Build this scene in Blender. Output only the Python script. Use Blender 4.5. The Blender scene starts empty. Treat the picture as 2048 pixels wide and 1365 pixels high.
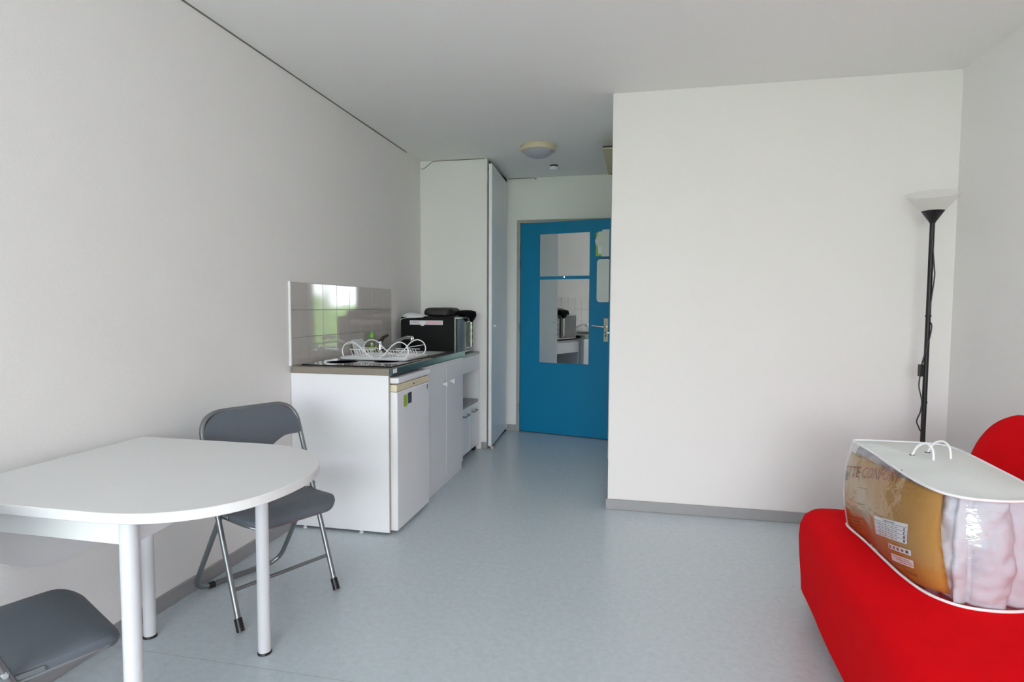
import bpy, bmesh, math, random
from mathutils import Vector, Matrix, noise
random.seed(7)
S = bpy.context.scene
COL = S.collection
PI = math.pi

# ------------------------------------------------------------------ camera
F_PX = 1164.93
YAW, PITCH, ROLL = 0.2096, 0.0567, -0.0049
CAM = Vector((1.8594, 0.0, 1.2311))
cd = bpy.data.cameras.new('camera'); cam = bpy.data.objects.new('camera', cd); COL.objects.link(cam)
cd.sensor_fit = 'HORIZONTAL'; cd.sensor_width = 36.0; cd.lens = F_PX * 36.0 / 2048.0; cd.clip_start = 0.02
fw = Vector((-math.sin(YAW)*math.cos(PITCH), math.cos(YAW)*math.cos(PITCH), -math.sin(PITCH)))
rt = Vector((math.cos(YAW), math.sin(YAW), 0)); dn = fw.cross(rt)
r2 = math.cos(ROLL)*rt + math.sin(ROLL)*dn; d2 = -math.sin(ROLL)*rt + math.cos(ROLL)*dn
m = Matrix((( r2.x, -d2.x, -fw.x, CAM.x), (r2.y, -d2.y, -fw.y, CAM.y), (r2.z, -d2.z, -fw.z, CAM.z), (0, 0, 0, 1)))
cam.matrix_world = m
S.camera = cam

# ------------------------------------------------------------------ world: bright overcast sky
w = bpy.data.worlds.new('overcast_sky'); S.world = w; w.use_nodes = True
bg = w.node_tree.nodes['Background']
bg.inputs[0].default_value = (0.90, 0.945, 1.0, 1); bg.inputs[1].default_value = 16.0
WX0, WX1, WZ0, WZ1, WY = 0.12, 3.42, 0.12, 2.42, -4.2          # window opening behind the camera
ld = bpy.data.lights.new('window_portal', 'AREA'); ld.shape = 'RECTANGLE'; ld.size = WX1-WX0; ld.size_y = WZ1-WZ0
ld.cycles.is_portal = True
lo = bpy.data.objects.new('window_portal', ld); COL.objects.link(lo)
lo.location = ((WX0+WX1)/2, WY-0.16, (WZ0+WZ1)/2); lo.rotation_euler = (PI/2, 0, 0)

S.view_settings.view_transform = 'Standard'; S.view_settings.look = 'None'
S.view_settings.exposure = 0.1; S.view_settings.gamma = 1.0; S.view_settings.use_curve_mapping = False
try: S.cycles.max_bounces = 14; S.cycles.diffuse_bounces = 8; S.cycles.glossy_bounces = 6; S.cycles.transparent_max_bounces = 12
except Exception: pass

# ------------------------------------------------------------------ helpers
def lin(c):
    if isinstance(c, str): c = [int(c[i:i+2], 16)/255 for i in (0, 2, 4)]
    return tuple((x/12.92 if x <= 0.04045 else ((x+0.055)/1.055)**2.4) for x in c) + (1,)

MATS = {}
def mat(name, col, rough=0.5, metal=0.0, spec=0.5, var=0.04, vscale=6.0, bump=0.0, bscale=200.0, coat=0.0, sheen=0.0, bdetail=2.0, trans=0.0):
    if name in MATS: return MATS[name]
    m = bpy.data.materials.new(name); m.use_nodes = True; nt = m.node_tree; b = nt.nodes['Principled BSDF']
    c = lin(col)
    tc = nt.nodes.new('ShaderNodeTexCoord')
    if var > 0:
        n = nt.nodes.new('ShaderNodeTexNoise'); n.inputs['Scale'].default_value = vscale; n.inputs['Detail'].default_value = 4
        nt.links.new(tc.outputs['Object'], n.inputs['Vector'])
        mx = nt.nodes.new('ShaderNodeMix'); mx.data_type = 'RGBA'
        mx.inputs[6].default_value = tuple(x*(1-var) for x in c[:3])+(1,); mx.inputs[7].default_value = tuple(min(1, x*(1+var)) for x in c[:3])+(1,)
        nt.links.new(n.outputs['Fac'], mx.inputs[0]); nt.links.new(mx.outputs[2], b.inputs['Base Color'])
    else:
        b.inputs['Base Color'].default_value = c
    if bump > 0:
        n2 = nt.nodes.new('ShaderNodeTexNoise'); n2.inputs['Scale'].default_value = bscale; n2.inputs['Detail'].default_value = bdetail
        nt.links.new(tc.outputs['Object'], n2.inputs['Vector'])
        bp = nt.nodes.new('ShaderNodeBump'); bp.inputs['Strength'].default_value = bump; bp.inputs['Distance'].default_value = 0.002
        nt.links.new(n2.outputs['Fac'], bp.inputs['Height']); nt.links.new(bp.outputs['Normal'], b.inputs['Normal'])
    b.inputs['Roughness'].default_value = rough; b.inputs['Metallic'].default_value = metal
    b.inputs['Specular IOR Level'].default_value = spec
    b.inputs['Coat Weight'].default_value = coat; b.inputs['Sheen Weight'].default_value = sheen
    b.inputs['Transmission Weight'].default_value = trans
    MATS[name] = m
    return m

def film(name, alpha=0.12, rough=0.05, tint=(1, 1, 1, 1), bump=0.0, bscale=20):
    if name in MATS: return MATS[name]
    m = bpy.data.materials.new(name); m.use_nodes = True; nt = m.node_tree; nt.nodes.clear()
    out = nt.nodes.new('ShaderNodeOutputMaterial'); tr = nt.nodes.new('ShaderNodeBsdfTransparent'); gl = nt.nodes.new('ShaderNodeBsdfGlossy')
    tr.inputs[0].default_value = tint; gl.inputs['Roughness'].default_value = rough
    lw = nt.nodes.new('ShaderNodeLayerWeight'); pw = nt.nodes.new('ShaderNodeMath'); pw.operation = 'POWER'; pw.inputs[1].default_value = 4.0
    fr = nt.nodes.new('ShaderNodeMath'); fr.operation = 'MULTIPLY_ADD'; fr.inputs[1].default_value = 0.85; fr.inputs[2].default_value = 0.04
    nt.links.new(lw.outputs['Facing'], pw.inputs[0]); nt.links.new(pw.outputs[0], fr.inputs[0])
    ad = nt.nodes.new('ShaderNodeMath'); ad.operation = 'ADD'; ad.inputs[1].default_value = alpha; ad.use_clamp = True
    mx = nt.nodes.new('ShaderNodeMixShader')
    nt.links.new(fr.outputs[0], ad.inputs[0]); nt.links.new(ad.outputs[0], mx.inputs[0])
    nt.links.new(tr.outputs[0], mx.inputs[1]); nt.links.new(gl.outputs[0], mx.inputs[2]); nt.links.new(mx.outputs[0], out.inputs[0])
    if bump:
        tc = nt.nodes.new('ShaderNodeTexCoord'); n2 = nt.nodes.new('ShaderNodeTexNoise'); n2.inputs['Scale'].default_value = bscale; n2.inputs['Detail'].default_value = 3
        mp = nt.nodes.new('ShaderNodeMapping'); mp.inputs['Scale'].default_value = (1, 1, 2.2)
        nt.links.new(tc.outputs['Object'], mp.inputs[0]); nt.links.new(mp.outputs[0], n2.inputs['Vector'])
        bp = nt.nodes.new('ShaderNodeBump'); bp.inputs['Strength'].default_value = bump; bp.inputs['Distance'].default_value = 0.01
        nt.links.new(n2.outputs['Fac'], bp.inputs['Height'])
        nt.links.new(bp.outputs[0], gl.inputs['Normal']); nt.links.new(bp.outputs[0], lw.inputs['Normal'])
    MATS[name] = m
    return m

ABS = {}
def thing(name, label, cat, loc=(0, 0, 0), group=None):
    o = bpy.data.objects.new(name, None); COL.objects.link(o); o.location = loc; o.empty_display_size = 0.1
    ABS[o.name] = Vector(loc); o['label'] = label; o['category'] = cat
    if group: o['group'] = group
    return o
def obj(name, bm, m, parent=None, smooth=False, label=None, cat=None, kind=None, group=None):
    """link a bmesh given in world coordinates as one object, origin at its base centre"""
    me = bpy.data.meshes.new(name)
    bmesh.ops.recalc_face_normals(bm, faces=bm.faces)
    bm.to_mesh(me); bm.free()
    xs = [v.co for v in me.vertices]
    lo_ = Vector((min(v.x for v in xs), min(v.y for v in xs), min(v.z for v in xs))); hi = Vector((max(v.x for v in xs), max(v.y for v in xs), max(v.z for v in xs)))
    base = Vector(((lo_.x+hi.x)/2, (lo_.y+hi.y)/2, lo_.z))
    me.transform(Matrix.Translation(-base))
    if smooth:
        for p in me.polygons: p.use_smooth = True
        if smooth != 'all':
            try: me.set_sharp_from_angle(angle=math.radians(40))
            except Exception: pass
    me.materials.append(m)
    o = bpy.data.objects.new(name, me); COL.objects.link(o)
    if parent is not None:
        o.parent = parent; o.location = base - ABS[parent.name]
    else: o.location = base
    ABS[o.name] = base
    if label: o['label'] = label
    if cat: o['category'] = cat
    if kind: o['kind'] = kind
    if group: o['group'] = group
    return o
def struct(name, bm, m, label=None, parent=None, smooth=False):
    return obj(name, bm, m, parent, smooth, label=label, kind='structure')

def B(): return bmesh.new()
def box(bm, x0, x1, y0, y1, z0, z1, bev=0.0, seg=2):
    r = bmesh.ops.create_cube(bm, size=1.0); vs = r['verts']
    bmesh.ops.scale(bm, vec=(abs(x1-x0), abs(y1-y0), abs(z1-z0)), verts=vs)
    bmesh.ops.translate(bm, vec=((x0+x1)/2, (y0+y1)/2, (z0+z1)/2), verts=vs)
    if bev > 0:
        es = list({e for v in vs for e in v.link_edges})
        bmesh.ops.bevel(bm, geom=es, offset=bev, segments=seg, profile=0.5, affect='EDGES')
    return bm
def bx(*a, **k): return box(B(), *a, **k)
def fillet(pts, r, n=6, closed=False):
    pts = [Vector(p) for p in pts]; out = []; N = len(pts)
    for i, p in enumerate(pts):
        if not closed and i in (0, N-1): out.append(p); continue
        a = pts[(i-1) % N]; b = pts[(i+1) % N]; rr = r[i] if isinstance(r, (list, tuple)) else r
        da = (a-p); db = (b-p); la, lb = da.length, db.length
        d = min(rr, la*0.49, lb*0.49)
        if d < 1e-5: out.append(p); continue
        p0 = p+da/la*d; p1 = p+db/lb*d
        for k in range(n+1):
            t = k/n; out.append((1-t)**2*p0 + 2*t*(1-t)*p + t*t*p1)
    return out
def catmull(pts, n=8, closed=False):
    P = [Vector(p) for p in pts]; out = []; N = len(P)
    rng = range(N) if closed else range(N-1)
    for i in rng:
        p0 = P[(i-1) % N] if (closed or i > 0) else P[0]; p1 = P[i]; p2 = P[(i+1) % N]
        p3 = P[(i+2) % N] if (closed or i+2 < N) else P[-1]
        for k in range(n):
            t = k/n
            out.append(0.5*((2*p1)+(-p0+p2)*t+(2*p0-5*p1+4*p2-p3)*t*t+(-p0+3*p1-3*p2+p3)*t**3))
    if not closed: out.append(P[-1])
    return out
def tube(bm, pts, r, seg=10, closed=False, cap=True):
    pts = [Vector(p) for p in pts]; N = len(pts)
    rs = r if isinstance(r, (list, tuple)) else [r]*N
    tang = []
    for i in range(N):
        a = pts[(i-1) % N] if (closed or i > 0) else pts[i]; b = pts[(i+1) % N] if (closed or i < N-1) else pts[i]
        tang.append((b-a).normalized())
    up = Vector((0, 0, 1)) if abs(tang[0].z) < 0.9 else Vector((1, 0, 0))
    nrm = (up - tang[0]*up.dot(tang[0])).normalized(); rings = []
    for i in range(N):
        nrm = (nrm - tang[i]*nrm.dot(tang[i]))
        nrm = nrm.normalized() if nrm.length > 1e-6 else tang[i].orthogonal().normalized()
        bi = tang[i].cross(nrm)
        rings.append([bm.verts.new(pts[i]+(nrm*math.cos(2*PI*k/seg)+bi*math.sin(2*PI*k/seg))*rs[i]) for k in range(seg)])
    for i in range(N if closed else N-1):
        a, b = rings[i], rings[(i+1) % N]
        for k in range(seg): bm.faces.new((a[k], a[(k+1) % seg], b[(k+1) % seg], b[k]))
    if cap and not closed: bm.faces.new(rings[0][::-1]); bm.faces.new(rings[-1])
    return bm
def tb(*a, **k): return tube(B(), *a, **k)
def lathe(bm, c, prof, seg=32, axis='z'):
    """prof: list of (r, h) along the axis"""
    rings = []
    for r, h in prof:
        ring = []
        for k in range(seg):
            a = 2*PI*k/seg; u, v = r*math.cos(a), r*math.sin(a)
            co = {'z': (u, v, h), 'x': (h, u, v), 'y': (u, h, v)}[axis]
            ring.append(bm.verts.new(Vector(c)+Vector(co)))
        rings.append(ring)
    for a, b in zip(rings, rings[1:]):
        for k in range(seg): bm.faces.new((a[k], a[(k+1) % seg], b[(k+1) % seg], b[k]))
    if prof[0][0] > 1e-6: bm.faces.new(rings[0][::-1])
    if prof[-1][0] > 1e-6: bm.faces.new(rings[-1])
    bmesh.ops.remove_doubles(bm, verts=bm.verts[:], dist=1e-6)
    return bm
def prism(bm, poly, fn0, fn1):
    """extrude polygon: poly list of (a,b); fn0/fn1 map (a,b) to 3D for both faces"""
    a = [bm.verts.new(fn0(*p)) for p in poly]; b = [bm.verts.new(fn1(*p)) for p in poly]; n = len(poly)
    bm.faces.new(a); bm.faces.new(b[::-1])
    for i in range(n): bm.faces.new((a[i], b[i], b[(i+1) % n], a[(i+1) % n]))
    return bm
def rrect(x0, x1, y0, y1, r, n=6):
    rs = r if isinstance(r, (list, tuple)) else [r]*4
    pts = []
    for (cx, cy, a0, rr) in ((x1, y1, 0, rs[0]), (x0, y1, PI/2, rs[1]), (x0, y0, PI, rs[2]), (x1, y0, 3*PI/2, rs[3])):
        sx = -1 if cx == x1 else 1; sy = -1 if cy == y1 else 1
        for k in range(n+1):
            a = a0 + k/n*PI/2
            pts.append((cx+sx*rr+rr*math.cos(a), cy+sy*rr+rr*math.sin(a)))
    return pts
def loft(bm, rings, cap0=True, cap1=True):
    R_ = [[bm.verts.new(p) for p in ring] for ring in rings]; n = len(R_[0])
    for a, b in zip(R_, R_[1:]):
        for k in range(n): bm.faces.new((a[k], a[(k+1) % n], b[(k+1) % n], b[k]))
    if cap0: bm.faces.new(R_[0][::-1])
    if cap1: bm.faces.new(R_[-1])
    return bm
def text_bm(s, size, to3d, squeeze=1.0, thick=0.0006):
    cu = bpy.data.curves.new('lettering', 'FONT'); cu.body = s; cu.size = size; cu.resolution_u = 2
    to = bpy.data.objects.new('lettering', cu); COL.objects.link(to)
    dg = bpy.context.evaluated_depsgraph_get(); me = bpy.data.meshes.new_from_object(to.evaluated_get(dg))
    bm = B(); bm.from_mesh(me)
    for v in bm.verts: v.co = Vector(to3d(v.co.x*squeeze, v.co.y))
    bpy.data.objects.remove(to); bpy.data.meshes.remove(me); bpy.data.curves.remove(cu)
    return bm
def dup(root, loc, rz, label):
    r = root.copy(); COL.objects.link(r); r.location = loc; r.rotation_euler = (0, 0, rz); r['label'] = label
    for ch in list(root.children):
        c = ch.copy(); COL.objects.link(c); c.parent = r
        for g in list(ch.children):
            d = g.copy(); COL.objects.link(d); d.parent = c
    return r

# ------------------------------------------------------------------ materials
M_wall = mat('white_roughcast_paint', 'edeae9', 0.85, spec=0.25, var=0.012, vscale=2.0, bump=0.35, bscale=260, bdetail=3)
M_smooth = mat('white_smooth_paint', 'ebe6e5', 0.7, spec=0.3, var=0.012, vscale=2.0, bump=0.12, bscale=160)
M_ceil = mat('white_ceiling_paint', 'f1f0ed', 0.9, spec=0.2, var=0.012, vscale=1.5, bump=0.2, bscale=300)
M_base = mat('grey_vinyl_skirting', '9c9b9c', 0.45, var=0.05, vscale=20)
M_lam = mat('white_laminate', 'f1f1f5', 0.35, spec=0.5, var=0.01)
M_lam_edge = mat('beige_edge_band', 'b7a79b', 0.5, var=0.05)
M_white_metal = mat('white_lacquered_metal', 'efeff3', 0.28, spec=0.5, var=0.01)
M_table = mat('white_table_laminate', 'e3e3e4', 0.38, var=0.012)
M_steel = mat('satin_grey_steel', '8b8f92', 0.33, metal=0.85, var=0.05)
M_vinyl = mat('grey_vinyl_upholstery', '5e646d', 0.5, spec=0.4, var=0.05, vscale=30, bump=0.1, bscale=500)
M_black = mat('black_plastic', '101113', 0.4, var=0.05)
M_blackm = mat('black_painted_metal', '141315', 0.45, var=0.05)
M_red = mat('red_woven_cover', 'e60a17', 0.9, spec=0.06, var=0.06, vscale=14, bump=0.25, bscale=420)
M_teal = mat('blue_door_paint', '007aa6', 0.42, spec=0.35, var=0.03, vscale=3)
M_frame = mat('grey_door_frame_paint', '9f9c98', 0.5, var=0.03)
M_mirror = mat('mirror_glass', 'eef2f0', 0.015, metal=1.0, var=0.0)
M_tile = mat('pinkish_grey_glazed_tile', 'c3bdba', 0.07, spec=0.5, var=0.03, vscale=8)
M_grout = mat('light_grout', 'a8a09a', 0.8, var=0.05, vscale=60)
M_worktop = mat('mottled_grey_brown_laminate', '8d8378', 0.45, var=0.25, vscale=160)
M_hob = mat('black_hob_glass', '0a0b0c', 0.05, spec=0.6, var=0.0)
M_inox = mat('brushed_stainless_steel', 'b8bab8', 0.22, metal=1.0, var=0.05, vscale=40)
M_edge = mat('steel_edge_teal_reflection', '4d6468', 0.3, metal=0.8, var=0.1, vscale=30)  # dark teal reflection and colour cast put into the steel's base colour
M_chrome = mat('polished_chrome', 'd9dadb', 0.08, metal=1.0, var=0.0)
M_cream = mat('yellowed_cream_plastic', 'e2d8bb', 0.5, var=0.05)
M_cream2 = mat('cream_lamp_plastic', 'd6c9ae', 0.5, var=0.03)
M_opal = mat('opal_diffuser_plastic', 'a9adb8', 0.3, var=0.03)
M_plastic = mat('white_plastic', 'ededf0', 0.35, var=0.01)
M_paper = mat('white_paper', 'e8e8ec', 0.8, var=0.02)
M_green = mat('green_print', '9dbf4a', 0.6, var=0.05)
M_darklabel = mat('dark_label_print', '43474d', 0.5, var=0.2, vscale=120)
M_ink = mat('grey_ink', '6b6a70', 0.7, var=0.0)
M_pink = mat('pink_print', 'e6b9c4', 0.7, var=0.05)
M_cloth = mat('black_cloth', '131315', 0.95, spec=0.1, var=0.1, vscale=30, bump=0.3, bscale=300)
M_bagdark = mat('dark_grey_soft_bag', '2c2a2a', 0.6, var=0.15, vscale=20, bump=0.2, bscale=60)
M_handle = mat('aged_nickel_handle', 'b9b4a6', 0.3, metal=0.9, var=0.05)
M_clip = mat('white_board_plastic', 'd8dcd8', 0.35, var=0.02)
M_dark = mat('dark_gap', '2e3134', 0.8, var=0.0)
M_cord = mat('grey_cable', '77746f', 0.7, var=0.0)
M_duvet = mat('white_duvet_fabric', 'c3c3ce', 0.8, spec=0.2, var=0.015, vscale=9)
M_bagtop = mat('white_nonwoven_fabric', 'e6e8e6', 0.8, spec=0.2, var=0.02, bump=0.2, bscale=400)
M_film = film('clear_plastic_film', 0.03, 0.07, bump=0.5, bscale=14)
M_pane = film('clear_window_glass', 0.0, 0.0)
M_shade = mat('translucent_white_shade', 'e4e2dd', 0.4, var=0.0)

# lamp shade: translucent plastic
nt = M_shade.node_tree; b = nt.nodes['Principled BSDF']; o_ = nt.nodes['Material Output']
trl = nt.nodes.new('ShaderNodeBsdfTranslucent'); trl.inputs[0].default_value = lin('e8e6e2'); trp = nt.nodes.new('ShaderNodeBsdfTransparent')
mx = nt.nodes.new('ShaderNodeMixShader'); mx.inputs[0].default_value = 0.5
mx2 = nt.nodes.new('ShaderNodeMixShader'); mx2.inputs[0].default_value = 0.82
nt.links.new(b.outputs[0], mx.inputs[1]); nt.links.new(trl.outputs[0], mx.inputs[2])
nt.links.new(mx.outputs[0], mx2.inputs[1]); nt.links.new(trp.outputs[0], mx2.inputs[2]); nt.links.new(mx2.outputs[0], o_.inputs[0])

# clear bottle plastic / green soap
M_bottle = film('clear_bottle_plastic', 0.05, 0.05, tint=(0.86, 0.93, 0.8, 1))
M_soap = mat('green_soap', '8fae3c', 0.25, var=0.05)
M_cap = mat('green_cap_plastic', '6db33f', 0.35, var=0.03)

# floor: mottled blue-grey linoleum with a welded seam
M_floor = mat('blue_grey_linoleum', 'a3a7aa', 0.27, spec=0.45, var=0.0, bump=0.03, bscale=90)
nt = M_floor.node_tree; b = nt.nodes['Principled BSDF']
geo = nt.nodes.new('ShaderNodeNewGeometry')
n1 = nt.nodes.new('ShaderNodeTexNoise'); n1.inputs['Scale'].default_value = 38; n1.inputs['Detail'].default_value = 8; n1.inputs['Roughness'].default_value = 0.75
nt.links.new(geo.outputs['Position'], n1.inputs['Vector'])
cr = nt.nodes.new('ShaderNodeValToRGB'); cr.color_ramp.elements[0].position = 0.3; cr.color_ramp.elements[1].position = 0.72
cr.color_ramp.elements[0].color = lin('bcc7cd'); cr.color_ramp.elements[1].color = lin('cfd8de')
nt.links.new(n1.outputs['Fac'], cr.inputs[0])
sx = nt.nodes.new('ShaderNodeSeparateXYZ'); nt.links.new(geo.outputs['Position'], sx.inputs[0])
s1 = nt.nodes.new('ShaderNodeMath'); s1.operation = 'SUBTRACT'; s1.inputs[1].default_value = 1.70; nt.links.new(sx.outputs['Y'], s1.inputs[0])
s2 = nt.nodes.new('ShaderNodeMath'); s2.operation = 'ABSOLUTE'; nt.links.new(s1.outputs[0], s2.inputs[0])
s3 = nt.nodes.new('ShaderNodeMath'); s3.operation = 'LESS_THAN'; s3.inputs[1].default_value = 0.0012; nt.links.new(s2.outputs[0], s3.inputs[0])
s4 = nt.nodes.new('ShaderNodeMath'); s4.operation = 'MULTIPLY'; s4.inputs[1].default_value = 0.55; nt.links.new(s3.outputs[0], s4.inputs[0])
mxf = nt.nodes.new('ShaderNodeMix'); mxf.data_type = 'RGBA'; mxf.inputs[7].default_value = lin('8b9093')
nt.links.new(s4.outputs[0], mxf.inputs[0]); nt.links.new(cr.outputs[0], mxf.inputs[6]); nt.links.new(mxf.outputs[2], b.inputs['Base Color'])

# ------------------------------------------------------------------ the setting
H = 2.5; XR = 3.5256; YP = 3.57; XP = 1.7065; YK = 4.868; XC = 0.60; YB = 5.67; BH = 0.0635
struct('floor', bx(-0.12, XR+0.12, WY-0.15, YB+0.3, -0.08, 0), M_floor, 'mottled blue-grey linoleum floor')
struct('ceiling', bx(-0.12, XR+0.12, WY-0.15, YB+0.3, H, H+0.1), M_ceil, 'plain white ceiling')
struct('wall_left', bx(-0.12, 0, WY, YB+0.3, 0, H), M_wall, 'long white textured wall behind the table')
struct('wall_right', bx(XR, XR+0.12, WY, YP+0.1, 0, H), M_wall, 'white wall behind the red sofa')
struct('wall_partition', bx(XP, XR+0.12, YP, YB+0.3, 0, H), M_smooth, 'smooth white partition beside the hallway')
struct('wall_alcove', bx(0, XC, YK, YK+0.05, 0, H), M_wall, 'narrow white wall end beside the oven')
bm = B()   # wall with the entrance opening
box(bm, 0, 0.70, YB, YB+0.12, 0, H); box(bm, 0.70, XP, YB, YB+0.12, 2.092, H); box(bm, 1.69, XP, YB, YB+0.12, 0, 2.092)
struct('wall_back', bm, M_wall, 'white wall around the blue entrance door')
struct('wall_hallway', bx(0.0, XP, YB+0.2, YB+0.3, 0, H), M_smooth, 'wall outside the entrance door')
bm = B()
box(bm, -0.12, WX0, WY-0.15, WY, 0, H); box(bm, WX1, XR+0.12, WY-0.15, WY, 0, H); box(bm, WX0, WX1, WY-0.15, WY, 0, WZ0); box(bm, WX0, WX1, WY-0.15, WY, WZ1, H)
struct('wall_front', bm, M_wall, 'white wall with the large window')
wf = B()
for x0, x1, z0, z1 in ((WX0, WX0+.06, WZ0, WZ1), (WX1-.06, WX1, WZ0, WZ1), (WX0+.06, WX1-.06, WZ0, WZ0+.07), (WX0+.06, WX1-.06, WZ1-.06, WZ1), ((WX0+WX1)/2-.045, (WX0+WX1)/2+.045, WZ0+.07, WZ1-.06)):
    box(wf, x0, x1, WY-0.12, WY-0.05, z0, z1, 0.004, 1)
win = struct('window_1', wf, M_white_metal, 'large two-pane window')
for x0, x1 in ((WX0+.06, (WX0+WX1)/2-.045), ((WX0+WX1)/2+.045, WX1-.06)):
    obj('pane', bx(x0, x1, WY-0.09, WY-0.084, WZ0+.07, WZ1-.06), M_pane, win)

def skirting(name, x0, x1, y0, y1, label): struct(name, bx(x0, x1, y0, y1, 0, BH, 0.003, 1), M_base, label)
skirting('baseboard_left', 0, 0.01, WY, 2.865, 'grey skirting along the left wall')
skirting('baseboard_partition', XP-0.012, XR, YP-0.012, YP, 'grey skirting along the partition')
skirting('baseboard_hallway', XP-0.012, XP, YP, 4.735, 'grey skirting in the hallway')
skirting('baseboard_right', XR-0.01, XR, WY, YP-0.012, 'grey skirting behind the sofa')
skirting('baseboard_alcove', 0.555, XC, YK-0.01, YK, 'short grey skirting by the closet')
skirting('baseboard_back', XC+0.005, 0.70, YB-0.01, YB, 'short grey skirting by the entrance door')
# dark joint between wall and ceiling
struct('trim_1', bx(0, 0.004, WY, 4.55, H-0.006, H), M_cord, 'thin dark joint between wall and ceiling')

# entrance door frame and door (ajar)
bm = B()
box(bm, 0.70, 0.735, YB-0.012, YB+0.1, 0, 2.06, 0.002, 1); box(bm, 0.70, 1.69, YB-0.012, YB+0.1, 2.06, 2.092, 0.002, 1); box(bm, 1.66, 1.69, YB-0.012, YB+0.1, 0, 2.06, 0.002, 1)
struct('trim_2', bm, M_frame, 'grey painted entrance door frame')
A2 = Vector((0.735, 5.66)); DD = Vector((0.97221, -0.23409)); NN = Vector((-0.23409, -0.97221))
def dp(wd, off, z): p = A2 + DD*wd + NN*off; return Vector((p.x, p.y, z))
def dbox(bm, w0, w1, o0, o1, z0, z1, bev=0.0):
    n0 = set(bm.verts); box(bm, w0, w1, o0, o1, z0, z1, bev, 2)
    for v in bm.verts:
        if v not in n0: v.co = dp(v.co.x, v.co.y, v.co.z)
    return bm
door = struct('door_1', dbox(B(), 0.003, 0.93, -0.04, 0, 0.008, 2.055, 0.002), M_teal, 'blue entrance door standing slightly ajar')
for z0, z1, nm in ((1.536, 1.94, 'upper'), (0.702, 1.506, 'lower')):
    obj('mirror', dbox(B(), 0.213, 0.713, 0, 0.005, z0, z1, 0.001), M_mirror, door, label=nm + ' rectangular mirror panel')
obj('screw', lathe(B(), (0, 0, 0), [(0.0, 0.004), (0.006, 0.003), (0.007, 0)], 12, 'y'), M_chrome, None)
sc = bpy.data.objects['screw']; sc.parent = door; sc.location = dp(0.463, 0.004, 1.52) - ABS[door.name]
pl = obj('handle_plate', dbox(B(), 0.857, 0.899, 0, 0.008, 0.922, 1.14, 0.003), M_handle, door, label='tall nickel handle plate')
hb = tb(fillet([dp(0.878, 0.006, 1.06), dp(0.878, 0.055, 1.06), dp(0.76, 0.06, 1.072)], 0.018), 0.0085, 12)
obj('lever', hb, M_chrome, pl, True)
obj('keyhole', dbox(B(), 0.873, 0.883, 0.006, 0.0095, 0.965, 0.99), M_dark, pl)
for z in (0.24, 1.04, 1.66, 1.83):
    obj('hinge', lathe(B(), dp(-0.008, 0.006, z), [(0.009, -0.045), (0.009, 0.045)], 12), M_frame, door, True)

# things fixed on the blue door
sh = thing('notice_sheets', 'white notice sheets with green border pinned at top of blue door', 'notice', dp(0.85, 0.002, 1.71))
obj('green_sheet', dbox(B(), 0.772, 0.90, 0.001, 0.004, 1.715, 1.93), M_green, sh)
poly = [(0.90, 1.955), (0.833, 1.955), (0.833, 1.94), (0.795, 1.938), (0.79, 1.895), (0.778, 1.885), (0.765, 1.862), (0.765, 1.845), (0.778, 1.815), (0.79, 1.805), (0.797, 1.735), (0.83, 1.73), (0.83, 1.71), (0.90, 1.708)]
obj('white_sheet', prism(B(), poly, lambda a, c: dp(a, 0.0045, c), lambda a, c: dp(a, 0.008, c)), M_clip, sh)
obj('blank_patch', dbox(B(), 0.797, 0.83, 0.008, 0.009, 1.735, 1.80), M_paper, sh)
poly = rrect(0.788, 0.905, 1.288, 1.685, [0.012, 0.03, 0.03, 0.012])
wbd = thing('white_board', 'blank rounded white board hung beside mirror on blue door', 'board', dp(0.85, 0.002, 1.288))
obj('panel', prism(B(), poly, lambda a, c: dp(a, 0.003, c), lambda a, c: dp(a, 0.016, c)), M_clip, wbd)
obj('hook', dbox(B(), 0.80, 0.90, 0.002, 0.012, 1.687, 1.692), M_dark, wbd)

# bathroom door on the hallway wall
bm = B()
box(bm, 1.65, XP+0.02, 4.745, 4.80, 0, 2.09, 0.003, 1); box(bm, 1.65, XP+0.02, 5.56, 5.61, 0, 2.09, 0.003, 1); box(bm, 1.65, XP+0.02, 4.80, 5.56, 2.045, 2.09, 0.003, 1)
struct('trim_3', bm, mat('pale_grey_frame_paint', 'c6c6ca', 0.5, var=0.02), 'white door frame on hallway wall')
d2o = struct('door_2', bx(1.668, XP, 4.802, 5.558, 0.008, 2.043, 0.002, 1), M_lam, 'white flush door on hallway wall')
lv = obj('handle_plate', bx(1.660, 1.668, 4.83, 4.868, 0.92, 1.14, 0.002, 1), M_handle, d2o)
obj('lever', tb(fillet([(1.664, 4.85, 1.03), (1.612, 4.85, 1.03), (1.604, 4.96, 1.03)], 0.02), 0.008, 12), M_chrome, lv, True)

# high shelf on hallway wall
shf = thing('high_shelf', 'narrow cream shelf mounted under ceiling in the hallway', 'shelf', (1.655, 4.8, 2.40))
obj('board', bx(1.60, XP, 4.39, 5.24, 2.40, 2.418, 0.002, 1), mat('cream_painted_wood', 'cfc7a4', 0.55, var=0.03), shf)
obj('front_edge', bx(1.60, XP, 4.386, 4.39, 2.409, 2.42), M_blackm, shf)
for y in (5.18,):
    obj('bracket', tb(fillet([(XP-0.004, y, 2.29), (XP-0.004, y, 2.392), (1.63, y, 2.394)], 0.01), 0.006, 8), M_blackm, shf, True)

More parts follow.
